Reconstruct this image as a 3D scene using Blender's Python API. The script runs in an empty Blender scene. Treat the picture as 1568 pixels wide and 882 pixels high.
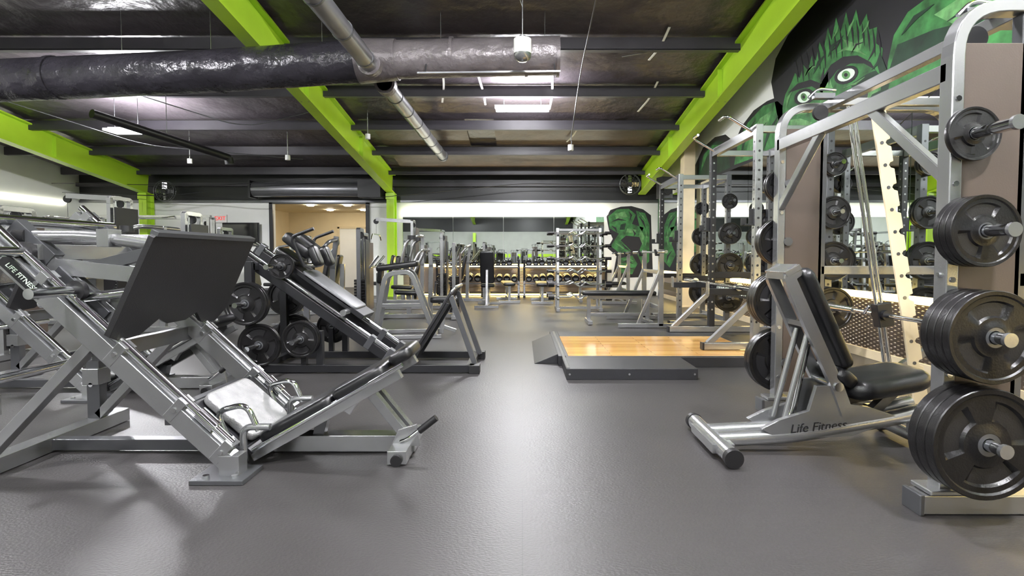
import bpy, math, random
from mathutils import Vector, Matrix
from mathutils.geometry import tessellate_polygon
random.seed(4)
S=bpy.context.scene
V=Vector
# ------------------------------------------------------------------ materials
def lin(c):
    return tuple(((x/255)/12.92 if x/255<=0.04045 else ((x/255+0.055)/1.055)**2.4) for x in c)+(1,)
def mat(name,rgb,rough=.5,metal=0,var=.0,vscale=8,bump=0,bscale=40,emit=None,estr=0,rvar=0,coat=0,bdist=.02):
    m=bpy.data.materials.new(name); m.use_nodes=True
    nt=m.node_tree; b=nt.nodes['Principled BSDF']
    c=lin(rgb)
    b.inputs['Base Color'].default_value=c
    b.inputs['Roughness'].default_value=rough
    b.inputs['Metallic'].default_value=metal
    if coat: b.inputs['Coat Weight'].default_value=coat
    tc=nt.nodes.new('ShaderNodeTexCoord')
    if var or rvar:
        n=nt.nodes.new('ShaderNodeTexNoise'); n.inputs['Scale'].default_value=vscale; n.inputs['Detail'].default_value=6
        nt.links.new(tc.outputs['Object'],n.inputs['Vector'])
        if var:
            r=nt.nodes.new('ShaderNodeValToRGB')
            r.color_ramp.elements[0].position=.3; r.color_ramp.elements[1].position=.7
            r.color_ramp.elements[0].color=tuple(x*(1-var) for x in c[:3])+(1,)
            r.color_ramp.elements[1].color=tuple(min(1,x*(1+var)) for x in c[:3])+(1,)
            nt.links.new(n.outputs['Fac'],r.inputs['Fac']); nt.links.new(r.outputs['Color'],b.inputs['Base Color'])
        if rvar:
            mr=nt.nodes.new('ShaderNodeMapRange'); mr.inputs['To Min'].default_value=max(0,rough-rvar); mr.inputs['To Max'].default_value=rough+rvar
            nt.links.new(n.outputs['Fac'],mr.inputs['Value']); nt.links.new(mr.outputs['Result'],b.inputs['Roughness'])
    if bump:
        n2=nt.nodes.new('ShaderNodeTexNoise'); n2.inputs['Scale'].default_value=bscale; n2.inputs['Detail'].default_value=5
        nt.links.new(tc.outputs['Object'],n2.inputs['Vector'])
        bp=nt.nodes.new('ShaderNodeBump'); bp.inputs['Strength'].default_value=bump; bp.inputs['Distance'].default_value=bdist
        nt.links.new(n2.outputs['Fac'],bp.inputs['Height']); nt.links.new(bp.outputs['Normal'],b.inputs['Normal'])
    if emit:
        b.inputs['Emission Color'].default_value=lin(emit); b.inputs['Emission Strength'].default_value=estr
    return m
M={}
M['white']=mat('white_wall_paint',(232,232,228),.6,0,.03,2,.05,60)
M['rearwall']=mat('grey_wall_paint',(168,170,164),.6,0,.05,2,.05,60)
M['ceil']=mat('dark_insulation',(70,64,68),.34,0,.35,1.1,.8,2.2,bdist=.08)
M['ceilb']=mat('ceiling_brown_panel',(92,78,73),.45,0,.3,2,.4,3,bdist=.06)
M['purlin']=mat('purlin_dark',(52,49,55),.42,0,.15,3)
M['black']=mat('black_paint',(22,22,25),.4,0,.1,5)
M['green']=mat('lime_paint',(176,216,52),.34,0,.04,3)
M['silver']=mat('silver_powdercoat',(168,169,170),.24,.85,.06,6,.02,200)
M['silverd']=mat('grey_powdercoat',(108,109,112),.3,.78,.08,6,.02,200)
M['chrome']=mat('chrome',(232,234,236),.08,1)
M['vinyl']=mat('black_vinyl',(17,17,19),.3,0,.1,9,.12,300)
M['tread']=mat('grey_tread_plate',(160,160,160),.28,.5,.2,14,.3,120)
M['vinylg']=mat('grey_vinyl',(92,93,95),.3,.1,.15,9,.15,200)
M['rubber']=mat('black_rubber',(21,20,22),.46,0,.1,9,.1,150)
M['iron']=mat('black_iron',(26,25,26),.3,.35,.15,12,.1,120)
M['shroud']=mat('brown_shroud',(80,69,62),.4,.1,.05,4,.03,150)
M['cream']=mat('cream_paint',(208,192,160),.45,0,.05,6)
M['duct']=mat('black_duct_wrap',(50,48,54),.27,.15,.3,2,1,3.0,bdist=.09)
M['ductg']=mat('grey_duct_wrap',(112,106,108),.36,.25,.2,3,1,3.4,bdist=.07)
M['pipe']=mat('spiral_duct',(140,140,144),.3,.7,.1,5)
M['beige']=mat('beige_wall',(226,210,176),.6,0,.03,3)
M['mirror']=mat('mirror_glass',(232,238,234),.01,1)
M['lamp']=mat('lamp_emitter',(255,255,255),.5,emit=(251,251,255),estr=410)
M['lamps']=mat('lamp_emitter_spot',(255,255,255),.5,emit=(251,251,255),estr=900)
M['down']=mat('downlight_emitter',(255,255,255),.5,emit=(255,246,226),estr=80)
M['ledw']=mat('led_white',(255,255,255),.5,emit=(255,254,232),estr=13)
M['leda']=mat('led_amber',(255,230,150),.5,emit=(255,224,140),estr=20)
M['red']=mat('red_plastic',(200,30,25),.4,emit=(255,40,30),estr=.6)
M['hgreen']=mat('mural_green',(50,108,54),.6,0,.6,7)
M['hdark']=mat('mural_dark_green',(18,46,28),.6,0,.5,6)
M['hlight']=mat('mural_light_green',(92,142,86),.6,0,.5,10)
M['hblack']=mat('mural_black',(22,20,26),.6,0,.2,4)
M['hwhite']=mat('mural_eye_white',(220,236,220),.6)
M['rubberf']=mat('platform_rubber',(34,34,37),.42,0,.1,9,.2,200)
M['tv']=mat('dark_screen',(12,12,14),.15)
def floor_mat():
    m=bpy.data.materials.new('rubber_floor'); m.use_nodes=True; nt=m.node_tree; b=nt.nodes['Principled BSDF']; L=nt.links.new
    tc=nt.nodes.new('ShaderNodeTexCoord')
    n=nt.nodes.new('ShaderNodeTexNoise'); n.inputs['Scale'].default_value=1.1; n.inputs['Detail'].default_value=3; n.inputs['Roughness'].default_value=.5
    L(tc.outputs['Object'],n.inputs['Vector'])
    r=nt.nodes.new('ShaderNodeValToRGB'); r.color_ramp.elements[0].position=.2; r.color_ramp.elements[1].position=.8
    r.color_ramp.elements[0].color=lin((50,48,48)); r.color_ramp.elements[1].color=lin((56,54,54)); L(n.outputs['Fac'],r.inputs['Fac'])
    br=nt.nodes.new('ShaderNodeTexBrick'); br.offset=.5; br.inputs['Scale'].default_value=1; br.inputs['Brick Width'].default_value=7.3; br.inputs['Row Height'].default_value=1.22; br.inputs['Mortar Size'].default_value=.0018
    br.inputs['Color1'].default_value=(1,1,1,1); br.inputs['Color2'].default_value=(.97,.97,.97,1); br.inputs['Mortar'].default_value=(.6,.6,.6,1)
    L(tc.outputs['Object'],br.inputs['Vector'])
    mx=nt.nodes.new('ShaderNodeMixRGB'); mx.blend_type='MULTIPLY'; mx.inputs['Fac'].default_value=1
    L(r.outputs['Color'],mx.inputs['Color1']); L(br.outputs['Color'],mx.inputs['Color2']); L(mx.outputs['Color'],b.inputs['Base Color'])
    mp=nt.nodes.new('ShaderNodeMapping'); mp.inputs['Scale'].default_value=(70,130,1); L(tc.outputs['Object'],mp.inputs['Vector'])
    f=nt.nodes.new('ShaderNodeTexNoise'); f.inputs['Scale'].default_value=1; f.inputs['Detail'].default_value=4; L(mp.outputs['Vector'],f.inputs['Vector'])
    bp=nt.nodes.new('ShaderNodeBump'); bp.inputs['Strength'].default_value=.5; bp.inputs['Distance'].default_value=.004; L(f.outputs['Fac'],bp.inputs['Height']); L(bp.outputs['Normal'],b.inputs['Normal'])
    b.inputs['Roughness'].default_value=.37
    b.inputs['IOR'].default_value=1.48
    return m
M['floor']=floor_mat()
def wood():
    m=bpy.data.materials.new('oak_planks'); m.use_nodes=True; nt=m.node_tree; b=nt.nodes['Principled BSDF']
    tc=nt.nodes.new('ShaderNodeTexCoord'); mp=nt.nodes.new('ShaderNodeMapping')
    nt.links.new(tc.outputs['Object'],mp.inputs['Vector'])
    br=nt.nodes.new('ShaderNodeTexBrick'); br.inputs['Scale'].default_value=1.0
    br.inputs['Brick Width'].default_value=.9; br.inputs['Row Height'].default_value=.075; br.inputs['Mortar Size'].default_value=.0015
    br.inputs['Color1'].default_value=lin((218,172,106)); br.inputs['Color2'].default_value=lin((190,142,80)); br.inputs['Mortar'].default_value=lin((110,76,38))
    nt.links.new(mp.outputs['Vector'],br.inputs['Vector'])
    n=nt.nodes.new('ShaderNodeTexNoise'); n.inputs['Scale'].default_value=9; n.inputs['Detail'].default_value=8
    mp2=nt.nodes.new('ShaderNodeMapping'); mp2.inputs['Scale'].default_value=(.5,7,1)
    nt.links.new(tc.outputs['Object'],mp2.inputs['Vector']); nt.links.new(mp2.outputs['Vector'],n.inputs['Vector'])
    mx=nt.nodes.new('ShaderNodeMixRGB'); mx.blend_type='MULTIPLY'; mx.inputs['Fac'].default_value=.3
    nt.links.new(br.outputs['Color'],mx.inputs['Color1']); nt.links.new(n.outputs['Color'],mx.inputs['Color2'])
    nt.links.new(mx.outputs['Color'],b.inputs['Base Color']); b.inputs['Roughness'].default_value=.09
    return m
M['wood']=wood()
def diamond():
    m=bpy.data.materials.new('diamond_plate'); m.use_nodes=True; nt=m.node_tree; b=nt.nodes['Principled BSDF']
    b.inputs['Metallic'].default_value=.85; b.inputs['Roughness'].default_value=.34
    tc=nt.nodes.new('ShaderNodeTexCoord'); hs=[]
    for a in (1,-1):
        mp=nt.nodes.new('ShaderNodeMapping'); mp.inputs['Rotation'].default_value=(math.radians(45*a),0,0); mp.inputs['Scale'].default_value=(1,14,34)
        nt.links.new(tc.outputs['Object'],mp.inputs['Vector'])
        v=nt.nodes.new('ShaderNodeTexVoronoi'); v.inputs['Scale'].default_value=1; v.inputs['Randomness'].default_value=0
        nt.links.new(mp.outputs['Vector'],v.inputs['Vector']); hs.append(v)
    mn=nt.nodes.new('ShaderNodeMath'); mn.operation='MINIMUM'
    nt.links.new(hs[0].outputs['Distance'],mn.inputs[0]); nt.links.new(hs[1].outputs['Distance'],mn.inputs[1])
    mr=nt.nodes.new('ShaderNodeMapRange'); mr.inputs['From Min'].default_value=.15; mr.inputs['From Max'].default_value=.4; mr.inputs['To Min'].default_value=1; mr.inputs['To Max'].default_value=0
    nt.links.new(mn.outputs[0],mr.inputs['Value'])
    bp=nt.nodes.new('ShaderNodeBump'); bp.inputs['Strength'].default_value=1; bp.inputs['Distance'].default_value=.01
    nt.links.new(mr.outputs['Result'],bp.inputs['Height']); nt.links.new(bp.outputs['Normal'],b.inputs['Normal'])
    mx=nt.nodes.new('ShaderNodeMixRGB'); mx.inputs['Color1'].default_value=lin((130,118,108)); mx.inputs['Color2'].default_value=lin((215,206,196))
    nt.links.new(mr.outputs['Result'],mx.inputs['Fac']); nt.links.new(mx.outputs['Color'],b.inputs['Base Color'])
    return m
M['diamond']=diamond()

# ------------------------------------------------------------------ mesh builder
def fillet(pts,r,seg=6):
    pts=[V(p) for p in pts]
    out=[pts[0]]
    for i in range(1,len(pts)-1):
        a,b,c=pts[i-1],pts[i],pts[i+1]
        t=min(r,(a-b).length*.49,(c-b).length*.49)
        p=b+(a-b).normalized()*t; q=b+(c-b).normalized()*t
        for k in range(seg+1):
            s=k/seg; out.append(p*(1-s)**2+b*2*s*(1-s)+q*s*s)
    out.append(pts[-1]); return out
class B:
    def __init__(s): s.v=[];s.f=[];s.m=[];s.s=[];s.mats=[]
    def mi(s,k):
        if k not in s.mats: s.mats.append(k)
        return s.mats.index(k)
    def add(s,vs,fs,k,smooth=False):
        o=len(s.v); s.v+= [tuple(p) for p in vs]; mi=s.mi(k)
        for f in fs: s.f.append([i+o for i in f]); s.m.append(mi); s.s.append(smooth)
    def box(s,c,d,k,rot=None):
        c=V(c); vs=[]
        for x in(-.5,.5):
            for y in(-.5,.5):
                for z in(-.5,.5):
                    p=V((x*d[0],y*d[1],z*d[2]))
                    if rot: p=rot@p
                    vs.append(c+p)
        s.add(vs,[(0,1,3,2),(4,6,7,5),(0,4,5,1),(2,3,7,6),(0,2,6,4),(1,5,7,3)],k)
    def bx(s,a,b,k):
        s.box([(a[i]+b[i])/2 for i in range(3)],[abs(b[i]-a[i]) for i in range(3)],k)
    def axes(s,d,hint=None):
        d=d.normalized()
        h=V(hint) if hint else (V((0,0,1)) if abs(d.z)<.95 else V((0,1,0)))
        u=h.cross(d)
        if u.length<1e-4: u=V((1,0,0)).cross(d)
        u.normalize(); return u,d.cross(u).normalized()
    def bar(s,a,b,w,h,k,hint=None):
        a=V(a);b=V(b);u,v=s.axes(b-a,hint)
        vs=[]
        for p in(a,b):
            for i,j in((-1,-1),(1,-1),(1,1),(-1,1)): vs.append(p+u*w/2*i+v*h/2*j)
        s.add(vs,[(3,2,1,0),(4,5,6,7),(0,1,5,4),(1,2,6,5),(2,3,7,6),(3,0,4,7)],k)
    def cyl(s,a,b,r,k,r2=None,n=18):
        a=V(a);b=V(b);r2=r if r2 is None else r2;u,v=s.axes(b-a)
        ra=[a+(u*math.cos(t)+v*math.sin(t))*r for t in[2*math.pi*i/n for i in range(n)]]
        rb=[b+(u*math.cos(t)+v*math.sin(t))*r2 for t in[2*math.pi*i/n for i in range(n)]]
        s.add(ra+rb,[(i,(i+1)%n,n+(i+1)%n,n+i) for i in range(n)],k,True)
        s.add(ra,[tuple(range(n))[::-1]],k); s.add(rb,[tuple(range(n))],k)
    def path(s,pts,r,k,fr=.05,n=12,rect=None,nrm=None,seg=6):
        P=fillet(pts,fr,seg) if fr else [V(p) for p in pts]
        N=len(P);rings=[]
        T=[]
        for i in range(N):
            t=(P[min(i+1,N-1)]-P[max(i-1,0)]).normalized(); T.append(t)
        if nrm: u=V(nrm)
        else: u,_=s.axes(T[0])
        if rect: sec=[(-rect[0]/2,-rect[1]/2),(rect[0]/2,-rect[1]/2),(rect[0]/2,rect[1]/2),(-rect[0]/2,rect[1]/2)]
        else: sec=[(math.cos(2*math.pi*i/n)*r,math.sin(2*math.pi*i/n)*r) for i in range(n)]
        for i in range(N):
            if not nrm:
                u=(u-T[i]*u.dot(T[i])).normalized()
            w=T[i].cross(u).normalized()
            rings.append([P[i]+u*a+w*b for a,b in sec])
        m=len(sec); vs=[p for r_ in rings for p in r_]
        fs=[(i*m+j,i*m+(j+1)%m,(i+1)*m+(j+1)%m,(i+1)*m+j) for i in range(N-1) for j in range(m)]
        s.add(vs,fs,k,not rect)
        s.add(rings[0],[tuple(range(m))[::-1]],k); s.add(rings[-1],[tuple(range(m))],k)
    def pad(s,a,b,w,t,k,side=(0,1,0),cr=.05,er=.022):
        a=V(a);b=V(b);L=(b-a).length;d=(b-a).normalized();sd=V(side).normalized();n=d.cross(sd).normalized();c=(a+b)/2
        cr=min(cr,w*.45,L*.45)
        def outline(off):
            o=[];r=max(cr-off,.004)
            for cx,cy,a0 in((1,1,0),(-1,1,90),(-1,-1,180),(1,-1,270)):
                for q in range(5):
                    an=math.radians(a0+22.5*q)
                    o.append(((L/2-off-r)*cx+r*math.cos(an),(w/2-off-r)*cy+r*math.sin(an)))
            return o
        er=min(er,t*.45)
        lay=[(-t/2,er*1.6),(-t/2+er*.15,er*.7),(-t/2+er*.5,er*.25),(-t/2+er,0),(t/2-er,0),(t/2-er*.5,er*.25),(t/2-er*.15,er*.7),(t/2,er*1.6)]
        vs=[];m=20
        for h,o in lay:
            for x,y in outline(o): vs.append(c+d*x+sd*y+n*h)
        fs=[(i*m+j,i*m+(j+1)%m,(i+1)*m+(j+1)%m,(i+1)*m+j) for i in range(len(lay)-1) for j in range(m)]
        fs+=[tuple(range(m))[::-1],tuple(range((len(lay)-1)*m,len(lay)*m))]
        s.add(vs,fs,k,True)
    def prism(s,poly,org,ux,uy,t,k):
        org=V(org);ux=V(ux).normalized();uy=V(uy).normalized();n=ux.cross(uy).normalized()
        A=[org+ux*x+uy*y+n*t/2 for x,y in poly];Bq=[p-n*t for p in A];m=len(poly)
        tri=tessellate_polygon([[V((x,y,0)) for x,y in poly]])
        s.add(A+Bq,[tuple(q) for q in tri]+[tuple(m+i for i in q)[::-1] for q in tri]+[(i,(i+1)%m,m+(i+1)%m,m+i) for i in range(m)],k)
    def lathe(s,prof,o,ax,k,n=32):
        o=V(o);ax=V(ax).normalized();u,v=s.axes(ax);vs=[]
        for r,h in prof:
            for i in range(n):
                t=2*math.pi*i/n; vs.append(o+ax*h+(u*math.cos(t)+v*math.sin(t))*r)
        s.add(vs,[(i*n+j,i*n+(j+1)%n,(i+1)*n+(j+1)%n,(i+1)*n+j) for i in range(len(prof)-1) for j in range(n)],k,True)
    def obj(s,name,loc=(0,0,0),rz=0,bev=.004,parent=None,pivot=None):
        if pivot is not None:
            pv=V(pivot); s.v=[tuple(V(p)-pv) for p in s.v]; loc=pivot
        me=bpy.data.meshes.new(name); me.from_pydata(s.v,[],s.f)
        for k in s.mats: me.materials.append(M[k])
        me.polygons.foreach_set('material_index',s.m); me.polygons.foreach_set('use_smooth',s.s)
        import bmesh
        bm=bmesh.new(); bm.from_mesh(me); bmesh.ops.recalc_face_normals(bm,faces=bm.faces); bm.to_mesh(me); bm.free()
        me.update(); o=bpy.data.objects.new(name,me); S.collection.objects.link(o)
        o.location=loc; o.rotation_euler=(0,0,rz)
        if bev:
            md=o.modifiers.new('bevel','BEVEL'); md.width=bev; md.segments=2; md.limit_method='ANGLE'; md.angle_limit=math.radians(50)
        if parent: o.parent=parent
        return o
def dup(o,loc,rz=0,name=None):
    n=o.copy(); n.location=loc; n.rotation_euler=(0,0,rz)
    if name: n.name=name
    S.collection.objects.link(n); return n

# ------------------------------------------------------------------ plates
PC={}
def plate_mesh(R,T):
    key=(R,T)
    if key in PC: return PC[key]
    hole=.026; n=48
    rs=[hole,hole+.002,.15*R+.012,.17*R+.014,.24*R+.014,.42*R,.46*R,.74*R,.78*R,.88*R,.91*R,.985*R,R]
    hs=[.44,.5,.5,.5,.3,.3,.3,.3,.3,.3,.47,.5,.4]
    vs=[];fs=[];mi=[]
    for sgn in(1,-1):
        for ri,(r,h) in enumerate(zip(rs,hs)):
            for j in range(n):
                t=2*math.pi*j/n
                hh=h*T
                if ri in(6,7) and 2<(j%16)<13: hh=.02*T
                vs.append((r*math.cos(t),sgn*hh,r*math.sin(t)))
    K=len(rs)*n
    for sd in(0,1):
        for i in range(len(rs)-1):
            for j in range(n):
                q=(i*n+j,i*n+(j+1)%n,(i+1)*n+(j+1)%n,(i+1)*n+j)
                fs.append(tuple(x+sd*K for x in q)); mi.append(1 if i<2 else (2 if i==6 and 2<j%16<12 else 0))
    i=len(rs)-1
    for j in range(n):
        fs.append((i*n+j,i*n+(j+1)%n,K+i*n+(j+1)%n,K+i*n+j)); mi.append(0)
        fs.append((j,(j+1)%n,K+(j+1)%n,K+j)); mi.append(1)
    me=bpy.data.meshes.new('weight_plate'); me.from_pydata(vs,[],fs)
    me.materials.append(M['iron']); me.materials.append(M['silverd']); me.materials.append(M['rubber'])
    me.polygons.foreach_set('material_index',mi); me.polygons.foreach_set('use_smooth',[True]*len(fs))
    import bmesh
    bm=bmesh.new(); bm.from_mesh(me); bmesh.ops.recalc_face_normals(bm,faces=bm.faces)
    for e in bm.edges:
        if len(e.link_faces)==2 and e.calc_face_angle(0)>math.radians(35): e.smooth=False
    bm.to_mesh(me); bm.free(); me.update()
    PC[key]=me; return me
def plates(x,y,z,dirn,specs,parent=None):
    off=0
    for R,T in specs:
        o=bpy.data.objects.new('weight_plate',plate_mesh(R,T)); S.collection.objects.link(o)
        off+=T/2
        o.location=(x,y+dirn*off,z); o.rotation_euler=(0,random.uniform(0,6),0)
        off+=T/2+.002
        if parent:
            o.parent=parent; o.matrix_parent_inverse=Matrix.Translation(parent.location).inverted()
# ------------------------------------------------------------------ room shell
XL,XR,YB,YF=-12.2,3.75,14.5,-10.0
def ceil_z(y): return 3.4+.15*(14.3-y) if y>0 else 3.4+.15*14.3+.15*y
b=B(); b.bx((XL-.2,YF-.2,-.2),(XR+.2,YB+4.2,0),'floor'); b.obj('floor',bev=0)
b=B()
b.bx((XL,YB,0),(-6.9,YB+.15,3.6),'white'); b.bx((-4.3,YB,0),(XR,YB+.15,3.6),'white'); b.bx((-6.9,YB,2.55),(-4.3,YB+.15,3.6),'white')
b.obj('wall_back',bev=0)
b=B(); b.bx((XR,YF,0),(XR+.15,YB+.15,6),'white'); b.obj('wall_right',bev=0)
b=B(); b.bx((XL-.15,YF,0),(XL,YB+.15,6),'white'); b.obj('wall_left',bev=0)
b=B(); b.bx((XL,YF-.15,0),(XR,YF,6),'rearwall'); b.obj('wall_front',bev=0)
b=B(); b.bx((XL+.01,YF+.005,2.9),(XR-.01,YF+.03,3.9),'black'); b.bx((XL+.01,YF+.005,1.0),(XR-.01,YF+.02,1.25),'green'); b.obj('trim_4',bev=0)
b=B()
for y0,y1 in((YF-.1,0),(0,YB+.1)):
    z0,z1=ceil_z(y0),ceil_z(y1)
    vs=[(XL-.1,y0,z0),(XR+.1,y0,z0),(XR+.1,y1,z1),(XL-.1,y1,z1)]
    vs+=[(x,y,z+.1) for x,y,z in vs]
    b.add(vs,[(0,3,2,1),(4,5,6,7),(0,1,5,4),(2,3,7,6),(1,2,6,5),(3,0,4,7)],'ceil')
b.obj('ceiling',bev=0)
b=B()
y=13.9
while y>-9.5:
    z=ceil_z(y)
    b.bx((XL+.02,y-.02,z-.2),(XR-.02,y+.02,z-.02),'purlin'); b.bx((XL+.02,y-.02,z-.21),(XR-.02,y+.07,z-.19),'purlin')
    y-=1.5
b.obj('roof_purlins',bev=0)
b=B()
for x0,x1,y0,y1 in((-3.2,3,12.45,13.85),(-.6,2.9,10.95,12.3),(-3.2,-1.2,10.95,12.3)):
    b.add([(x0,y0,ceil_z(y0)-.03),(x1,y0,ceil_z(y0)-.03),(x1,y1,ceil_z(y1)-.03),(x0,y1,ceil_z(y1)-.03)],[(0,1,2,3)],'ceilb')
b.obj('trim_1',bev=0)
b=B(); b.bx((XL+.01,YB-.04,2.6),(XR-.01,YB-.002,3.36),'black'); b.bx((XL+.01,YB-.16,3.0),(XR-.01,YB-.04,3.1),'purlin'); b.bx((XL+.01,YB-.07,2.57),(XR-.01,YB-.003,2.63),'silverd'); b.obj('trim_2',bev=0)
def rafter(x,name):
    b=B()
    for y0,y1 in((14.3,0.0),(0.0,-9.9)):
        for (w,hz,t) in((.2,.0,.03),(.03,.25,.52),(.2,.52,.03)):
            za=ceil_z(y0)-.62+hz; zb=ceil_z(y1)-.62+hz
            b.bar((x,y0,za),(x,y1,zb),w,t,'green')
        for q in range(1,5):
            yy=y0+(y1-y0)*q/5; zz=ceil_z(yy)-.62+.25
            b.bx((x-.09,yy-.01,zz-.23),(x+.09,yy+.01,zz+.23),'green')
            for k in(-1,1): b.cyl((x+.06*k,yy+.06,zz-.25),(x+.06*k,yy+.06,zz-.275),.014,'silverd',n=6)
    return b.obj(name,bev=0)
for x in(-3.55,-10.2,3.25): rafter(x,'roof_rafter')
def column(x,y=14.25):
    b=B(); d=.16
    b.bx((x-.1,y-d,0),(x+.1,y-d+.03,2.8),'green'); b.bx((x-.1,y+d-.03,0),(x+.1,y+d,2.8),'green'); b.bx((x-.012,y-d,0),(x+.012,y+d,2.8),'green')
    b.bx((x-.16,y-d-.04,0),(x+.16,y+d+.04,.02),'green'); b.bx((x-.12,y-d-.02,2.62),(x+.12,y-d,2.78),'green')
    b.obj('steel_column')
column(-3.55); column(-10.2); column(-3.55,-9.75); column(3.2,-9.75); column(-10.2,-9.75)
b=B(); b.bx((3.42,11.15,0),(3.66,11.4,3.75),'cream'); b.bx((3.38,11.12,3.7),(3.66,11.43,3.76),'cream'); b.bx((3.38,11.12,0),(3.66,11.43,.03),'cream'); b.obj('wall_pilaster')
b=B(); b.bx((-8.2,18.4,0),(-3.6,18.55,3),'beige'); b.bx((-8.3,14.65,0),(-8.2,18.5,3),'beige'); b.bx((-3.7,14.65,0),(-3.6,18.5,3),'beige'); b.obj('wall_side_room',bev=0)
b=B(); b.bx((-8.3,14.65,2.62),(-3.6,18.55,2.75),'beige'); b.obj('ceiling_side_room',bev=0)
b=B()
for x,y in((-6.3,15.6),(-5.2,15.6),(-6.3,17.2),(-5.2,17.2)):
    b.cyl((x,y,2.585),(x,y,2.615),.1,'down')
b.obj('recessed_downlights',bev=0)
b=B(); b.bx((-6.98,YB-.06,0),(-6.88,YB-.003,2.6),'black'); b.bx((-4.32,YB-.06,0),(-4.22,YB-.003,2.6),'black'); b.bx((-6.98,YB-.06,2.53),(-4.22,YB-.003,2.58),'black'); b.obj('trim_3')
b=B(); b.bx((-6.4,18.34,0),(-5.5,18.39,2.05),'white'); b.cyl((-5.6,18.3,1),(-5.6,18.34,1),.03,'chrome'); b.bx((-6.47,18.32,0),(-6.4,18.395,2.12),'cream');b.bx((-5.5,18.32,0),(-5.43,18.395,2.12),'cream');b.bx((-6.47,18.32,2.05),(-5.43,18.395,2.12),'cream'); b.obj('door_1')
b=B()
b.cyl((-7.2,14.1,2.88),(-4.35,14.1,2.88),.2,'pipe',n=28)
for i in range(9): 
    a=i/9*2*math.pi; b.cyl((-7.21,14.1+.2*math.cos(a),2.88+.2*math.sin(a)),(-4.34,14.1+.2*math.cos(a),2.88+.2*math.sin(a)),.008,'silverd',n=6)
b.bx((-7.26,13.88,2.65),(-7.2,14.3,3.1),'black'); b.bx((-4.35,13.85,2.65),(-3.75,14.3,3.12),'black')
b.obj('roller_shutter')
# mirrors
b=B()
x=-3.3
while x<2.2:
    b.bx((x,YB-.03,.88),(min(x+1.38,2.35),YB-.005,2.18),'mirror'); x+=1.39
b.obj('wall_mirror',bev=0)
b=B()
y=-4.0
while y<13.3:
    b.bx((XR-.03,y,.72),(XR-.005,y+1.8,2.63),'mirror'); y+=1.81
b.obj('wall_mirror',bev=0)
b=B(); b.bx((-3.3,YB-.1,2.24),(2.35,YB-.04,2.3),'ledw'); b.obj('led_strip',bev=0)
b=B(); b.bx((-3.3,YB-.06,.81),(2.35,YB-.005,.85),'leda'); b.bx((-3.3,YB-.06,.02),(2.35,YB-.035,.05),'leda'); b.obj('led_strip',bev=0)
b=B(); b.bx((XR-.05,-4,.66),(XR-.005,13.8,.68),'leda'); b.obj('led_strip',bev=0)
b=B(); b.bx((XL+.005,4,2.5),(XL+.04,14.0,2.53),'ledw'); b.obj('led_strip',bev=0)
b=B(); b.bx((XR-.02,-4,.1),(XR-.003,13.9,.64),'diamond'); b.obj('wall_diamond_plate',bev=0)
b=B(); b.bx((-3.3,YB-.02,.1),(2.35,YB-.003,.8),'diamond'); b.obj('wall_diamond_plate',bev=0)
b=B(); b.bx((XR-.035,-4,0),(XR-.003,13.9,.1),'cream'); b.obj('baseboard_right')
b=B(); b.bx((-3.35,YB-.03,0),(XR-.04,YB-.003,.1),'black'); b.obj('baseboard_back')

# ------------------------------------------------------------------ mural (flat paint on the right wall)
def RW(u,v): return (3000/(u-800), 1.1+3.75*(392-v)/(u-800))
def BW(u,v): return ((u-800)*.018125, 1.1+(392-v)*.018125)
def paint(b,pts,k,lay,wall='R'):
    q=[(RW if wall=='R' else BW)(*p) for p in pts]
    tri=tessellate_polygon([[V((x,y,0)) for x,y in q]])
    e=.002*lay+.002
    vs=[(XR-e,a,c) for a,c in q] if wall=='R' else [(a,YB-e,c) for a,c in q]
    b.add(vs,[tuple(t) for t in tri],k)
def ell(cx,cy,rx,ry,rot=0,n=18):
    r=math.radians(rot)
    return [(cx+rx*math.cos(t)*math.cos(r)-ry*math.sin(t)*math.sin(r),cy+rx*math.cos(t)*math.sin(r)+ry*math.sin(t)*math.cos(r)) for t in[2*math.pi*i/n for i in range(n)]]
def stroke(b,pts,w,k,lay,wall='R'):
    P=[V((x,y,0)) for x,y in pts]; n=len(P); A=[];C=[]
    for i,p in enumerate(P):
        t=(P[min(i+1,n-1)]-P[max(i-1,0)]).normalized(); nn=V((-t.y,t.x,0)); ww=w*(.15+.85*math.sin(math.pi*(i+.0)/(n-1))) if n>2 else w*.5
        A.append(p+nn*ww/2); C.append(p-nn*ww/2)
    paint(b,[(p.x,p.y) for p in A]+[(p.x,p.y) for p in C[::-1]],k,lay,wall)
b=B()
paint(b,[(1058,286),(1062,255),(1074,228),(1092,212),(1108,208),(1122,220),(1132,196),(1150,172),(1170,158),(1190,150),(1230,216)],'hblack',0)
paint(b,[(1066,280),(1070,250),(1082,226),(1097,217),(1112,222),(1116,258)],'hdark',1)
stroke(b,[(1072,262),(1078,240),(1090,226),(1104,224)],6,'hgreen',2)
paint(b,[(1122,254),(1128,214),(1142,190),(1165,165),(1186,158),(1200,170),(1215,220)],'hgreen',1)
paint(b,[(1140,240),(1146,208),(1160,184),(1178,172),(1170,200),(1158,236)],'hlight',2)
for pts in([(1132,240),(1138,212),(1152,188)],[(1166,232),(1174,204),(1188,180)],[(1150,230),(1156,210),(1170,190)]): stroke(b,pts,5,'hdark',3)
paint(b,[(1196,222),(1184,170),(1176,130),(1182,95),(1200,60),(1222,34),(1240,10),(1256,-40),(1400,-120),(1460,-60),(1430,60),(1400,150),(1260,206)],'hblack',1)
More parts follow.
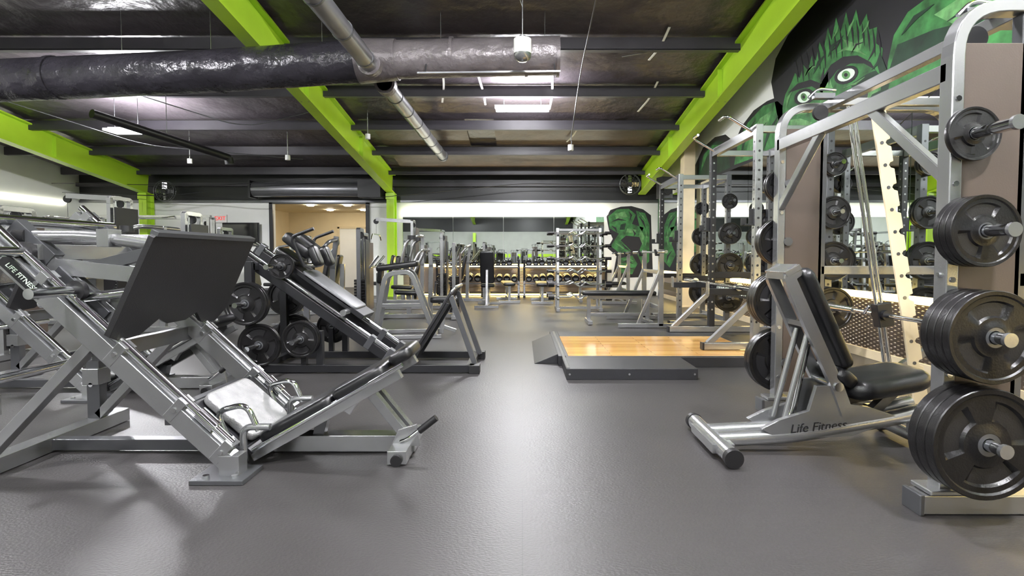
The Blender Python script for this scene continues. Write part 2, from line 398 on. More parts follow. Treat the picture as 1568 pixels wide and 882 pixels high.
face=[(1202,212),(1195,190),(1194,168),(1198,148),(1206,132),(1212,116),(1219,124),(1224,104),(1231,112),(1237,90),(1243,98),(1248,70),(1254,84),(1260,48),(1266,68),(1272,34),(1279,56),(1287,26),(1293,50),(1302,22),(1308,48),(1318,28),(1322,52),(1334,48),(1333,72),(1344,80),(1342,100),(1354,120),(1352,160),(1300,186),(1250,206)]
paint(b,face,'hgreen',2)
for i in range(16):
    t=i/15; x0=1214+t*124; y0=118-t*86 if t<.7 else 58+(t-.7)*60
    stroke(b,[(x0-2,y0-22),(x0+1,y0-4),(x0+3,y0+12+4*(i%3))],3.2,'hblack',3.5)
paint(b,[(1202,146),(1216,132),(1236,126),(1252,132),(1256,120),(1266,104),(1284,92),(1306,90),(1326,100),(1334,112),(1316,102),(1296,102),(1276,112),(1262,130),(1254,146),(1238,136),(1220,140)],'hblack',3)
paint(b,[(1250,134),(1262,114),(1270,140),(1268,168),(1256,188),(1246,178),(1252,156)],'hlight',3)
paint(b,[(1284,66),(1302,72),(1314,64),(1310,82),(1290,80)],'hlight',3)
paint(b,[(1302,152),(1326,126),(1342,120),(1338,146),(1312,168)],'hlight',3)
paint(b,[(1206,186),(1222,184),(1240,190),(1226,202),(1208,204)],'hlight',3)
paint(b,[(1296,134),(1320,118),(1334,112),(1344,124),(1330,136),(1306,146)],'hdark',2.5)
paint(b,[(1340,86),(1346,100),(1356,124),(1352,158),(1340,160),(1344,128),(1336,104)],'hdark',3.2)
for pts,w,k in(([(1262,92),(1268,76),(1280,66)],5,'hdark'),([(1276,86),(1288,80),(1304,82),(1320,90)],5,'hlight'),([(1240,118),(1248,100),(1258,88)],5,'hdark'),([(1226,122),(1236,108),(1244,106)],4,'hlight'),
  ([(1280,148),(1300,140),(1322,130),(1332,118)],6,'hdark'),([(1276,158),(1296,156),(1312,146)],4,'hdark'),([(1214,170),(1230,168),(1244,160)],5,'hdark'),([(1212,178),(1230,176),(1240,170)],3,'hlight'),
  ([(1256,108),(1254,122),(1250,134)],4,'hblack'),([(1268,104),(1264,118),(1264,134)],4,'hblack'),([(1274,178),(1280,166),(1292,160)],5,'hdark'),([(1318,168),(1332,150),(1348,140)],6,'hdark'),([(1328,112),(1338,100),(1340,86)],5,'hdark'),
  ([(1290,62),(1294,48),(1300,36)],4,'hlight'),([(1268,66),(1274,54),(1276,46)],3,'hlight'),([(1312,58),(1320,46),(1322,38)],3,'hlight'),([(1200,170),(1202,154),(1208,144)],4,'hlight'),([(1254,196),(1262,186),(1270,182)],5,'hblack'),
  ([(1266,84),(1274,78),(1284,60)],3,'hblack'),([(1296,88),(1304,74),(1316,70)],3,'hblack'),([(1322,98),(1330,84),(1332,72)],3,'hblack'),([(1228,120),(1232,112),(1240,104)],3,'hblack'),([(1296,172),(1316,166),(1340,152)],3,'hlight'),([(1286,138),(1304,132),(1318,122)],3,'hlight')):
    stroke(b,pts,w,k,4)
for cx,cy,rx,ry in((1290,119,14,8.5),(1227,152,10.5,8)):
    paint(b,ell(cx,cy,rx+5,ry+4,-25),'hblack',4.5); paint(b,ell(cx,cy,rx,ry,-25),'hwhite',5)
    paint(b,ell(cx,cy,rx*.45,ry*.75,-25),'hlight',6); paint(b,ell(cx,cy,rx*.2,ry*.32,-25),'hblack',7)
paint(b,[(1350,150),(1352,100),(1360,60),(1380,26),(1410,4),(1460,-30),(1700,-200),(2100,-300),(2100,-100),(1700,30),(1540,90),(1440,128)],'hgreen',3)
paint(b,[(1352,120),(1366,74),(1420,52),(1500,32),(1440,84),(1390,114)],'hdark',4)
paint(b,[(1420,30),(1480,-10),(1560,-40),(1520,10),(1450,44)],'hlight',4)
for pts in([(1372,60),(1392,34),(1420,14)],[(1400,100),(1450,66),(1520,30)],[(1440,40),(1480,14),(1540,-10)]): stroke(b,pts,7,'hdark' if pts[0][0]!=1400 else 'hlight',5)
paint(b,[(1003,300),(1014,296),(1024,304),(1030,322),(1030,352),(1014,372),(1004,370)],'hblack',0)
paint(b,[(1005,306),(1013,301),(1020,310),(1026,326),(1026,346),(1012,360),(1005,352)],'hgreen',1)
paint(b,[(928,332),(934,322),(950,317),(966,316),(984,321),(996,330),(1000,424),(938,426),(944,392),(930,380),(938,366),(932,352)],'hblack',0,'B')
paint(b,[(931,332),(944,321),(962,320),(973,329),(967,343),(985,349),(979,363),(958,361),(950,368),(966,384),(950,389),(935,377),(947,358),(933,350)],'hgreen',1,'B')
paint(b,[(973,323),(987,327),(994,345),(994,400),(985,410),(976,390),(984,370),(978,345)],'hgreen',1,'B')
paint(b,[(948,396),(968,391),(976,404),(968,420),(946,418)],'hgreen',1,'B')
paint(b,[(940,328),(956,324),(960,332),(944,338)],'hlight',2,'B'); paint(b,[(960,350),(974,352),(972,358),(958,356)],'hlight',2,'B')
paint(b,[(950,344),(958,342),(956,352),(948,352)],'hdark',2,'B'); paint(b,[(980,350),(986,362),(984,376),(978,362)],'hlight',2,'B')
for pts in([(936,340),(946,336),(958,338)],[(952,374),(958,380),(964,384)],[(982,384),(988,392),(990,402)],[(952,402),(960,400),(970,404)],[(952,412),(960,410),(970,412)],[(962,324),(966,330),(964,338)],[(936,346),(942,350),(944,356)],[(968,352),(972,358),(970,362)],[(978,332),(984,340),(988,350)]): stroke(b,pts,3,'hblack',3,'B')
for pts in([(944,332),(952,330),(958,334)],[(942,372),(948,376),(956,382)],[(988,352),(990,364),(988,376)],[(954,398),(962,396),(970,400)],[(978,326),(984,332),(988,338)]): stroke(b,pts,2.5,'hlight',3,'B')
b.obj('wall_mural',bev=0)

# ------------------------------------------------------------------ ceiling services
b=B()
b.path([(-12.1,7.3,3.28),(-9,7.0,3.32),(-6.8,6.85,3.36),(-4,6.8,3.46),(-1.95,6.8,3.6)],.26,'duct',.8,n=32,seg=14)
for x,z in((-10.2,3.31),(-8.1,3.34),(-6.0,3.39),(-3.9,3.47)): b.cyl((x-.03,6.82+.1*(x<-8),z),(x+.03,6.82+.1*(x<-8),z),.268,'duct',n=32)
b.path([(-1.95,6.8,3.6),(-.6,6.8,3.64),(.47,6.8,3.66)],.235,'ductg',.5,n=32,seg=12)
b.cyl((-2.1,6.8,3.59),(-1.6,6.8,3.61),.275,'ductg',r2=.25,n=32)
for x in(-.9,.05,.45): b.cyl((x-.02,6.8,3.645),(x+.02,6.8,3.645),.245,'ductg',n=28)
b.bar((-1.3,6.55,3.36),(.47,6.55,3.38),.02,.02,'silverd')
for x in(-1.2,.4): b.bar((x,6.55,3.37),(x,6.62,3.5),.015,.015,'silverd')
b.obj('hvac_duct',bev=0)
b=B()
for ya,yb in((3.0,6.5),(7.1,12.2)):
    b.cyl((-1.85,ya,3.42),(-1.85,yb,3.42),.105,'pipe',n=24)
y=3.2
while y<12.2:
    if not 6.4<y<7.1: b.cyl((-1.85,y,3.42),(-1.85,y+.03,3.42),.112,'silverd',n=24)
    y+=.75
b.cyl((-1.85,12.18,3.42),(-1.85,12.3,3.42),.12,'silverd',n=24)
b.cyl((-1.85,7.1,3.42),(-1.85,7.25,3.42),.14,'ductg',n=24); b.cyl((-1.85,6.38,3.42),(-1.85,6.5,3.42),.14,'ductg',n=24)
b.obj('spiral_duct',bev=0)
b=B(); b.cyl((-6.6,8.1,3.28),(-5.75,10.3,3.02),.07,'black',n=20); b.cyl((-5.75,10.3,3.02),(-5.74,10.32,2.9),.08,'black'); b.path([(-6.2,9.2,3.2),(-6.2,9.2,4.1)],.006,'silverd',0,n=6); b.obj('black_duct_pipe',bev=0)
b=B(); b.cyl((0,6.0,3.38),(0,6.0,3.54),.1,'white',n=24); b.lathe([(.1,0),(.09,-.05),(.05,-.08),(0.001,-.09)],(0,6.0,3.38),(0,0,1),'silver'); b.cyl((0,6,3.54),(0,6,3.58),.04,'silverd'); b.path([(0,6,3.58),(0,6,4.62)],.006,'silver',0,n=6); b.path([(0,6,3.9),(-.1,6,4.2),(-.1,6,4.62)],.004,'silver',0,n=6); b.obj('motion_sensor',bev=0)
b=B()
for pts in([(.9,4.4,4.6),(.88,8,3.9),(.88,9.6,3.2)],[(1.5,8,4.1),(2.1,8,4.2)],
           [(-7,8,3.9),(-5,9.5,3.4),(-3.8,9.8,3.8)],[(-9,9,3.8),(-7.5,10.5,3.3),(-5,12,3.3)],
           [(-12,13.7,2.75),(-8,13.7,2.62),(-7.4,13.7,2.55),(-4.0,13.7,2.6),(0,13.8,3.0),(3.0,13.8,2.95)],[(-12,13.4,2.95),(-8,13.5,2.9),(-4.4,13.6,3.15)],[(-11,13.5,2.7),(-9,13.2,2.6),(-8,13.4,2.75)],[(.9,9.6,3.2),(.88,9.6,3.0)]):
    b.path(pts,.009,'silverd' if pts[0][2]>3.5 else 'black',.4,n=6)
b.cyl((.88,9.6,3.02),(.88,9.6,3.12),.05,'white')
for x,y,z in((-3.05,10.4,3.4),(-4.9,11,3.1),(-7.2,11.4,3.1)):
    b.cyl((x,y,z),(x,y,z+.1),.05,'white'); b.cyl((x,y,z+.1),(x,y,ceil_z(y)-.02),.008,'silver',n=6)
b.obj('electrical_conduits',bev=0)
b=B()
for x in(-10.2,-8,-5.4,-4.2,-2.7,-1.1,.3): b.cyl((x,7.16,3.75),(x,7.16,4.4),.004,'silver',n=6)
b.obj('hanger_wires',bev=0)
b=B()
for (x0,y0,x1,y1) in((2.1,7.6,2.0,8.4),(2.35,9.2,2.25,10.3),(.5,8.9,.52,10.2),(-1.3,8.6,-1.5,9.9),(-.75,9.0,-.7,10.0),(-2.2,8.0,-1.9,9.0),(1.3,6.3,1.5,6.9),(-4.6,8.4,-4.4,9.2),(1.2,10.9,1.0,11.9)):
    z0,z1=ceil_z(y0)-.04,ceil_z(y1)-.09; zm=ceil_z((y0+y1)/2)-.1
    b.path([(x0,y0,z0),((x0+x1)/2+.03,(y0+y1)/2,zm),(x1,y1,z1)],0,'white',.2,rect=(.035,.008))
b.obj('insulation_foil_strips',bev=0)
def lamp(x,y,z,w=.7,d=.28,k='lamp'):
    b=B(); b.bx((x-w/2,y-d/2,z),(x+w/2,y+d/2,z+.03),k)
    b.bx((x-w/2-.02,y-.03,z+.035),(x+w/2+.02,y+.03,z+.08),'white')
    for s in(-1,1): b.cyl((x+s*w*.35,y,z+.08),(x+s*w*.35,y,ceil_z(y)-.02),.005,'silverd',n=6)
    b.obj('high_bay_light',bev=0)
lamp(0,9.5,3.72,.95,.24); lamp(-7.2,9.6,3.35,.6,.34)
lamp(.3,3.4,4.4,.34,.28,'lamps'); lamp(-5.6,3.6,4.2,.36,.3,'lamps'); lamp(2.2,.6,4.5,.36,.3,'lamps'); lamp(-2.4,.2,4.7,.36,.3,'lamps'); lamp(-8.5,-3,4.3); lamp(.5,-6,4.0); lamp(-4,-5.5,4.0)
def fan(x,y,z,rz,name='wall_fan'):
    b=B(); R=.27
    for k in(-.06,.06):
        for rr in(R,R*.7,R*.4):
            b.path([(rr*math.cos(t),k*(1.2-rr/R*.5),rr*math.sin(t)) for t in[2*math.pi*i/24 for i in range(25)]],.008,'black' if rr<R else 'silverd',0,n=6)
        for i in range(12):
            t=2*math.pi*i/12; b.path([(.05*math.cos(t),k,.05*math.sin(t)),(R*math.cos(t),k*.7,R*math.sin(t))],.003,'silverd',0,n=5)
    b.cyl((0,-.05,0),(0,.16,0),.06,'black')
    for i in range(4):
        c=Matrix.Rotation(i*math.pi/2,3,'Y')@V((.14,0,0))
        b.box(c,(.18,.004,.11),'silver',Matrix.Rotation(i*math.pi/2,3,'Y')@Matrix.Rotation(.45,3,'X'))
    b.bar((0,.16,0),(0,.36,.08),.03,.03,'black'); b.box((0,.35,.08),(.1,.02,.16),'black')
    b.obj(name,(x,y,z),rz,bev=0)
fan(2.85,13.95,3.0,0); fan(-9.5,13.95,2.82,0)
b=B(); b.box((0,0,0),(.28,.26,.5),'black'); b.cyl((-.1,-.135,-.08),(-.1,-.13,-.08),.02,'silverd'); b.lathe([(.1,0),(.09,-.01),(.03,.01),(.001,.01)],(0,-.132,-.08),(0,1,0),'rubber'); b.lathe([(.04,0),(.03,-.005),(.001,.0)],(0,-.132,.14),(0,1,0),'rubber'); b.bar((.1,.05,0),(.36,.1,0),.04,.04,'black'); b.obj('wall_speaker',(3.35,12.4,2.7),0.3)
b=B(); b.bx((-8.5,YB-.06,2.02),(-8.15,YB-.005,2.24),'white'); e=b.obj('exit_sign')
cu=bpy.data.curves.new('exit_text','FONT'); cu.body='EXIT'; cu.size=.15; cu.extrude=.003; cu.align_x='CENTER'; cu.align_y='CENTER'; t=bpy.data.objects.new('lettering',cu); S.collection.objects.link(t); t.location=(-8.325,YB-.065,2.13); t.rotation_euler=(math.pi/2,0,0); cu.materials.append(M['red']); t.parent=e
b=B(); b.box((-7.7,14.3,1.72),(.95,.06,.55),'tv'); b.box((-7.7,14.34,1.72),(.98,.05,.58),'black'); b.bar((-7.7,14.36,1.72),(-7.7,14.49,1.72),.2,.2,'black'); b.obj('television')
def label(txt,loc,rot,size,matk,parent):
    cu=bpy.data.curves.new('label_text','FONT'); cu.body=txt; cu.size=size; cu.extrude=.0012; cu.align_x='CENTER'; cu.align_y='CENTER'
    t=bpy.data.objects.new('lettering',cu); S.collection.objects.link(t); t.location=loc; t.rotation_euler=rot; cu.materials.append(M[matk]); cu.shear=.25
    t.parent=parent; t.matrix_parent_inverse=Matrix.Translation(parent.location).inverted()
    return t

# ------------------------------------------------------------------ smith machine
b=B(); y0,y1=2.22,3.68
for y in(y0,y1):
    b.path([(1.80,y,.08),(1.80,y,2.13),(2.98,y,2.13),(2.98,y,.08)],0,'silver',.2,rect=(.07,.05),nrm=(0,1,0),seg=8)
    b.bar((1.70,y,.045),(3.12,y,.045),.1,.08,'silver')
    b.box((1.69,y,.045),(.02,.11,.09),'silverd'); b.box((1.80,y,.1),(.16,.12,.02),'silver')
    b.bx((1.83,y-.025,.14),(2.09,y+.025,1.98),'shroud')
    b.bar((2.09,y,.12),(2.09,y,2.1),.05,.05,'silverd')
    b.bar((2.09,y,1.0),(2.98,y,1.0),.05,.06,'silver')
    b.bar((2.98,y,.5),(2.3,y,.08),.04,.05,'silver')
    for z in(.35,.78,1.2,1.6): b.cyl((1.85,y-.04,z),(1.85,y+.04,z),.03,'silverd')
    b.cyl((1.84,y,1.02),(1.765,y,1.02),.01,'chrome'); 
    for z in(.25,.6,1.0,1.4,1.75): b.cyl((1.80,y-.04,z),(1.80,y+.04,z),.012,'chrome',n=10)
b.bar((1.8,y0,1.87),(1.8,y1,1.87),.05,.08,'silver')
b.bar((2.1,y0,2.13),(2.1,y1,2.13),.05,.06,'silver'); b.bar((2.98,y0,2.1),(2.98,y1,2.1),.05,.06,'silver'); b.bar((2.98,y0,.06),(2.98,y1,.06),.08,.06,'silver'); b.bar((2.98,y0,1.0),(2.98,y1,1.0),.05,.06,'silver')
b.bar((1.8,y0,1.42),(1.8,y0+.5,1.85),.04,.05,'silver'); b.bar((1.8,y1,1.42),(1.8,y1-.5,1.85),.04,.05,'silver')
for y,sg in((y0+.13,1),(y1-.13,-1)):
    for dx in(0,.035): b.cyl((2.52+dx,y,.12),(2.18+dx,y,2.13),.012,'chrome')
    b.bar((2.1,y,2.13),(2.98,y,2.13),.05,.05,'silver'); b.bar((2.3,y,.06),(2.98,y,.06),.05,.05,'silver')
    d=(V((2.36,y,2.12))-V((2.72,y,.08))); L=d.length; poly=[(-.05,0),(.045,0)]
    zz=.12
    while zz<L-.16:
        poly+=[(.045,zz),(.022,zz+.012),(.012,zz+.03),(.022,zz+.045),(.045,zz+.05)]; zz+=.15
    poly+=[(.045,L),(-.05,L)]
    b.prism(poly,(2.72,y+sg*.03,.08),V((1,0,.18)),d,.02,'cream')
    k=.15
    while k<L-.1:
        p=V((2.72,y+sg*.03,.08))+d.normalized()*k+V((-.015,0,0)); b.cyl(p+V((0,-.013,0)),p+V((0,.013,0)),.012,'silverd',n=10); k+=.15
    b.box((2.455,y,.7),(.1,.07,.16),'black',Matrix.Rotation(-.18,3,'Y')); b.cyl((2.45,y-.06,.7),(2.45,y+.06,.7),.035,'black')
    b.path([(2.45,y,.7),(2.4,y-sg*.05,.76),(2.36,y-sg*.05,.7)],.01,'chrome',.02)
    b.cyl((2.25,y-.012,2.18),(2.25,y+.012,2.18),.06,'black')
    b.cyl((2.0,y-.012,2.06),(2.0,y+.012,2.06),.05,'black')
    b.box((2.02,y,2.17),(.14,.04,.04),'silverd'); b.path([(1.92,y,2.16),(1.98,y,2.22),(2.1,y,2.21)],.01,'chrome',.03)
b.cyl((2.45,1.65,.7),(2.45,4.22,.7),.014,'chrome'); b.cyl((2.45,1.6,.7),(2.45,2.0,.7),.025,'chrome'); b.cyl((2.45,3.85,.7),(2.45,4.25,.7),.025,'chrome')
for z in(.35,.78,1.2,1.6):
    b.cyl((1.85,y0,z),(1.85,y0-.25,z),.024,'chrome'); b.cyl((1.85,y0-.24,z),(1.85,y0-.255,z),.028,'silver')
    b.cyl((1.85,y1,z),(1.85,y1+.3,z),.024,'chrome')
sm=b.obj('smith_machine',pivot=(2.4,2.95,0))
plates(1.85,y0-.04,.35,-1,[(.225,.045),(.225,.045),(.225,.045)])
plates(1.85,y0-.04,.78,-1,[(.185,.036)]*4)
plates(1.85,y0-.04,1.2,-1,[(.145,.03)]*3)
plates(1.85,y0-.04,1.6,-1,[(.11,.026)])
plates(1.85,y1+.04,.35,1,[(.225,.045)]*2); plates(1.85,y1+.04,.78,1,[(.2,.04)]*3); plates(1.85,y1+.04,1.2,1,[(.17,.036)]*2); plates(1.85,y1+.04,1.6,1,[(.12,.03)]*2)

# ------------------------------------------------------------------ incline bench
b=B(); yc=2.97
b.cyl((1.09,2.68,.055),(1.09,3.26,.055),.045,'silver',n=24)
for y,s in((2.68,-1),(3.26,1)): 
    b.cyl((1.09,y,.055),(1.09,y+s*.035,.053),.05,'rubber',n=24)
b.box((1.09,yc,.055),(.12,.36,.05),'silver')
for s in(-1,1): b.path([(1.1,yc+s*.07,.07),(1.5,yc+s*.07,.09),(2.08,yc+s*.07,.19),(2.28,yc+s*.07,.24)],.042,'silver',.15,n=16)
gus=[(0,0),(.1,-.06),(.5,-.04),(.78,.06),(.6,.12),(.48,.14),(.40,.24),(.3,.24),(.26,.1),(.1,.05)]
for s in(-1,1): b.prism(gus,(1.33,yc+s*.09,.14),(1,0,0),(0,0,1),.03,'silver')
b.path([(2.26,yc-.3,.03),(2.26,yc-.24,.06),(2.26,yc+.24,.06),(2.26,yc+.3,.03)],.035,'silver',.05,n=14); b.bar((2.26,yc,.24),(2.26,yc,.06),.06,.06,'silver')
for s in(-1,1):
    b.path([(1.80,yc+s*.1,.22),(1.74,yc+s*.1,.38),(1.46,yc+s*.1,.985),(1.52,yc+s*.1,1.03)],.0,'silver',.03,rect=(.035,.065),nrm=(0,1,0))
b.bar((1.46,yc-.1,.99),(1.46,yc+.1,.99),.05,.04,'silver'); b.bar((1.58,yc-.1,.72),(1.58,yc+.1,.72),.05,.03,'silver'); b.box((1.48,yc,1.02),(.09,.24,.03),'silver',Matrix.Rotation(-.5,3,'Y'))
b.cyl((1.74,yc-.13,.38),(1.74,yc+.13,.38),.025,'chrome')
b.pad((1.80,yc,.48),(1.545,yc,1.03),.29,.07,'vinyl')
b.path([(1.63,yc,.6),(1.55,yc,.2),(1.5,yc,.12)],.018,'chrome',.04)
for s in(-1,1): b.path([(1.6,yc+s*.06,.68),(1.47,yc+s*.06,.16)],.016,'silver',0)
b.pad((1.74,yc,.47),(1.84,yc,.38),.28,.08,'vinyl')
b.pad((1.80,yc,.345),(2.26,yc,.43),.38,.11,'vinyl',cr=.12,er=.045)
b.bar((1.8,yc,.28),(2.22,yc,.36),.1,.05,'black'); b.bar((1.9,yc,.3),(1.9,yc,.16),.07,.07,'silver'); b.bar((2.15,yc,.35),(2.0,yc,.2),.05,.05,'silverd')
bench=b.obj('incline_bench',pivot=(1.7,yc,0))
label('Life Fitness',(1.64,yc-.1065,.152),(math.pi/2,-.09,0.0),.07,'black',bench)

# ------------------------------------------------------------------ lifting platform
b=B()
b.bx((.39,4.6,0),(1.56,5.12,.1),'rubberf'); b.bx((.43,5.12,0),(3.2,5.2,.1),'rubberf')
b.bx((.36,5.2,0),(.46,6.9,.1),'rubberf'); b.bx((.46,6.5,0),(3.2,6.9,.1),'rubberf'); b.bx((2.45,5.2,0),(3.2,6.5,.1),'rubberf')
b.bx((.46,5.2,0),(2.45,6.5,.097),'wood')
b.add([(.12,5.3,0),(.36,5.3,0),(.36,5.3,.1),(.12,6.7,0),(.36,6.7,0),(.36,6.7,.1)],[(0,1,2),(3,5,4),(0,2,5,3),(1,4,5,2),(0,3,4,1)],'rubberf')
b.bar((.41,4.62,.1),(.41,6.88,.1),.03,.01,'silverd')
for x in(.42,.95,1.53): b.cyl((x,4.597,.05),(x,4.602,.05),.01,'silver',n=8)
b.obj('lifting_platform')

# ------------------------------------------------------------------ power racks
def power_rack(y0,y1,x0=2.48,zb=0.0,name='power_rack',foot=.55):
    b=B(); x1=x0+.75; H=2.38
    for y,k in((y0,'silver'),(y1,'black')):
        for x in(x0,x1):
            kk=k if x==x0 else 'silverd'
            b.bar((x,y,zb+.02),(x,y,zb+H),.075,.075,kk)
            z=.3
            while z<H-.1:
                b.cyl((x-.0385,y,zb+z),(x+.0385,y,zb+z),.013,'rubber' if kk!='black' else 'silver',n=8); b.cyl((x,y-.0385,zb+z),(x,y+.0385,zb+z),.013,'rubber' if kk!='black' else 'silver',n=8); z+=.1
        b.bar((x0-foot,y,zb+.04),(x1+.08,y,zb+.04),.08,.07,'silver')
        if foot>.3: b.bar((x0-foot+.05,y,zb+.06),(x0-.03,y,zb+.52),.06,.06,'silver')
        b.box((x0-foot-.01,y,zb+.04),(.02,.085,.075),'black')
        b.bar((x0,y,zb+H-.05),(x1,y,zb+H-.05),.06,.07,'silver')
        b.bar((x0,y,zb+.75),(x1,y,zb+.75),.05,.08,'black')
        b.bar((x0-.05,y,zb+1.32),(x0-.05,y,zb+1.5),.07,.02,'black'); b.bar((x0-.04,y,zb+1.33),(x0-.14,y,zb+1.33),.06,.02,'black'); b.bar((x0-.14,y,zb+1.32),(x0-.14,y,zb+1.4),.06,.015,'black')
        if foot>.3: b.bar((x0-.02,y,zb+.62),(x0-.5,y,zb+.62),.05,.07,'black'); b.box((x0-.51,y,zb+.66),(.02,.06,.14),'silver')
    b.bar((x0,y0,zb+H-.05),(x0,y1,zb+H-.05),.06,.1,'silver'); b.bar((x1,y0,zb+H-.05),(x1,y1,zb+H-.05),.06,.1,'silver'); b.bar((x1,y0,zb+.1),(x1,y1,zb+.1),.06,.08,'silver')
    b.bar((x0+.02,y0,zb+.58),(x0+.02,y1,zb+.58),.04,.12,'black')
    b.path([(x0-.02,y0+.1,zb+H-.05),(x0-.3,y0+.1,zb+H+.12),(x0-.3,y0+.3,zb+H+.12)],.016,'chrome',.06); b.path([(x0,y1-.1,zb+H-.05),(x0-.3,y1-.1,zb+H+.12),(x0-.3,y1-.3,zb+H+.12)],.016,'chrome',.06)
    ym=(y0+y1)/2
    if foot>.3:
        zb2=zb+.67
        b.cyl((x0-.2,ym-.72,zb2),(x0-.2,ym+.72,zb2),.014,'chrome',n=12)
        for s in(-1,1):
            b.cyl((x0-.2,ym+s*.66,zb2),(x0-.2,ym+s*.72,zb2),.04,'chrome'); b.cyl((x0-.2,ym+s*.72,zb2),(x0-.2,ym+s*1.1,zb2),.025,'chrome')
    for s,y in((-1,y0),(1,y1)):
        for z in(.45,.95,1.45,1.95): b.cyl((x1,y,zb+z),(x1,y+s*.26,zb+z),.024,'chrome',n=12)
    o=b.obj(name,pivot=(x0+.3,ym,0))
    for s,y in((-1,y0-.05),(1,y1+.05)):
        for z,R in((.45,.225),(.95,.2),(1.45,.17),(1.95,.12)): plates(x1,y,zb+z,s,[(R,.04)]*random.choice((1,2)),o)
    return o
r=power_rack(5.55,6.85,zb=.1); label('HAMMER STRENGTH',(2.479,6.2,.68),(math.pi/2,0,-math.pi/2),.1,'hwhite',r)
r2=power_rack(8.25,9.35,foot=.15)
power_rack(-3.9,-2.6); power_rack(-6.6,-5.3)

# ------------------------------------------------------------------ leg press
def leg_press():
    b=B()
    for y in(2.56,3.26):
        b.bar((-1.42,y,.05),(-2.78,y,1.34),.07,.09,'silver')
        b.cyl((-1.44,y,.17),(-2.74,y,1.40),.02,'chrome'); b.cyl((-1.52,y,.25),(-1.6,y,.325),.034,'chrome')
        for t in(.03,.2,.42,.7,.98):
            p=V((-1.44,y,.1)).lerp(V((-2.74,y,1.34)),t); b.box(p,(.05,.075,.12),'silver',Matrix.Rotation(math.radians(43),3,'Y'))
            b.cyl(p+V((0,-.045,0)),p+V((0,.045,0)),.012,'chrome',n=8)
        b.box((-1.47,y,.012),(.26,.2,.022),'silverd'); b.bar((-1.44,y,.02),(-1.44,y,.12),.1,.08,'silver')
        for dx in(-.07,.07): b.cyl((-1.47+dx,y-.06,.02),(-1.47+dx,y-.06,.035),.015,'chrome',n=8)
        b.bar((-2.68,y,.05),(-2.68,y,1.22),.08,.06,'silverd')
        b.bar((-2.66,y,.1),(-2.12,y,.66),.06,.05,'silver')
        b.box((-2.68,y,.35),(.1,.1,.1),'silver')
        for z in(.3,.6): b.cyl((-2.68,y-.05,z),(-2.68,y+.05,z),.014,'chrome',n=8)
    b.bar((-2.72,2.91,.045),(-1.5,2.91,.045),.06,.06,'silverd')
    b.bar((-2.68,2.36,.045),(-2.68,3.46,.045),.1,.08,'silver'); b.bar((-1.46,2.56,.07),(-1.46,3.26,.07),.06,.08,'silverd'); b.bar((-2.68,2.56,1.0),(-2.68,3.26,1.0),.06,.08,'silver'); b.bar((-2.1,2.56,.62),(-2.1,3.26,.62),.05,.08,'silverd')
    b.bar((-1.75,2.56,.3),(-1.75,3.26,.3),.05,.08,'silverd')
    b.cyl((-2.55,2.4,.5),(-2.55,3.42,.5),.022,'chrome')
    top=V((-1.75,2.94,1.21)); bot=V((-1.99,2.94,.69)); d=(bot-top); L=d.length
    poly=[(-.46,.02),(-.44,0),(.44,0),(.46,.02),(.47,L-.08),(.40,L),(.26,L-.01),(.16,L-.09),(.08,L-.05),(-.08,L-.05),(-.16,L-.09),(-.26,L-.01),(-.40,L),(-.47,L-.03)]
    b.prism(poly,top,(0,1,0),d,.03,'rubber')
    b.prism([(-.45,-.012),(.45,-.012),(.45,.012),(-.45,.012)],top,(0,1,0),d,.04,'silverd')
    for y in(2.66,3.22):
        b.path([(-1.82,y,1.15),(-2.2,y,1.2),(-2.75,y,1.2)],.03,'silver',.1,n=16)
        b.bar((-1.9,y,1.0),(-2.5,y,1.06),.05,.08,'silver'); b.bar((-1.84,y,1.13),(-2.42,y,.98),.04,.06,'silverd')
        b.bar((-2.04,y,.76),(-2.42,y,1.1),.04,.07,'silver'); b.box((-2.24,y,.9),(.34,.06,.09),'silverd',Matrix.Rotation(math.radians(43),3,'Y'))
        b.box((-2.48,y,1.16),(.26,.06,.1),'silverd',Matrix.Rotation(math.radians(43),3,'Y'))
        b.cyl((-1.95,y-.05,.98),(-1.95,y+.05,.98),.03,'chrome')
        b.box((-2.1,y,1.19),(.06,.09,.09),'silver'); b.cyl((-2.5,y,1.2),(-2.56,y,1.2),.045,'rubber')
    b.bar((-2.45,2.6,1.12),(-2.45,3.28,1.12),.08,.08,'silver'); b.bar((-2.08,2.66,.86),(-2.08,3.22,.86),.05,.06,'silver')
    for y,s in((2.62,-1),(3.26,1)):
        b.cyl((-2.45,y,1.12),(-2.45,y+s*.36,1.12),.025,'chrome'); b.cyl((-2.45,y+s*.03,1.12),(-2.45,y+s*.06,1.12),.05,'rubber')
        b.cyl((-2.2,y,.93),(-2.2,y+s*.3,.93),.025,'chrome'); b.cyl((-2.2,y+s*.03,.93),(-2.2,y+s*.06,.93),.05,'rubber')
        b.cyl((-1.97,y,.92),(-2.42,y,.86),.024,'chrome')
    b.cyl((-2.6,2.5,1.28),(-2.6,3.32,1.28),.03,'chrome')
    ys=2.92
    b.pad((-1.68,ys,.36),(-1.42,ys,.13),.42,.05,'tread',er=.012); b.prism([(-.24,-.04),(.24,-.04),(.24,.36),(-.24,.36)],(-1.68,ys,.31),(0,1,0),(.26,0,-.23),.02,'black')
    b.pad((-1.385,ys,.13),(-1.0,ys,.345),.46,.07,'vinyl'); b.pad((-.995,ys,.35),(-.72,ys,.505),.46,.075,'vinyl'); b.pad((-.72,ys,.52),(-.6,ys,.59),.3,.07,'vinyl')
    for y in(ys-.2,ys+.2):
        b.bar((-1.42,y,.045),(-.64,y,.485),.045,.05,'silver')
        b.bar((-.88,y,.34),(-.92,y,.28),.04,.04,'silver')
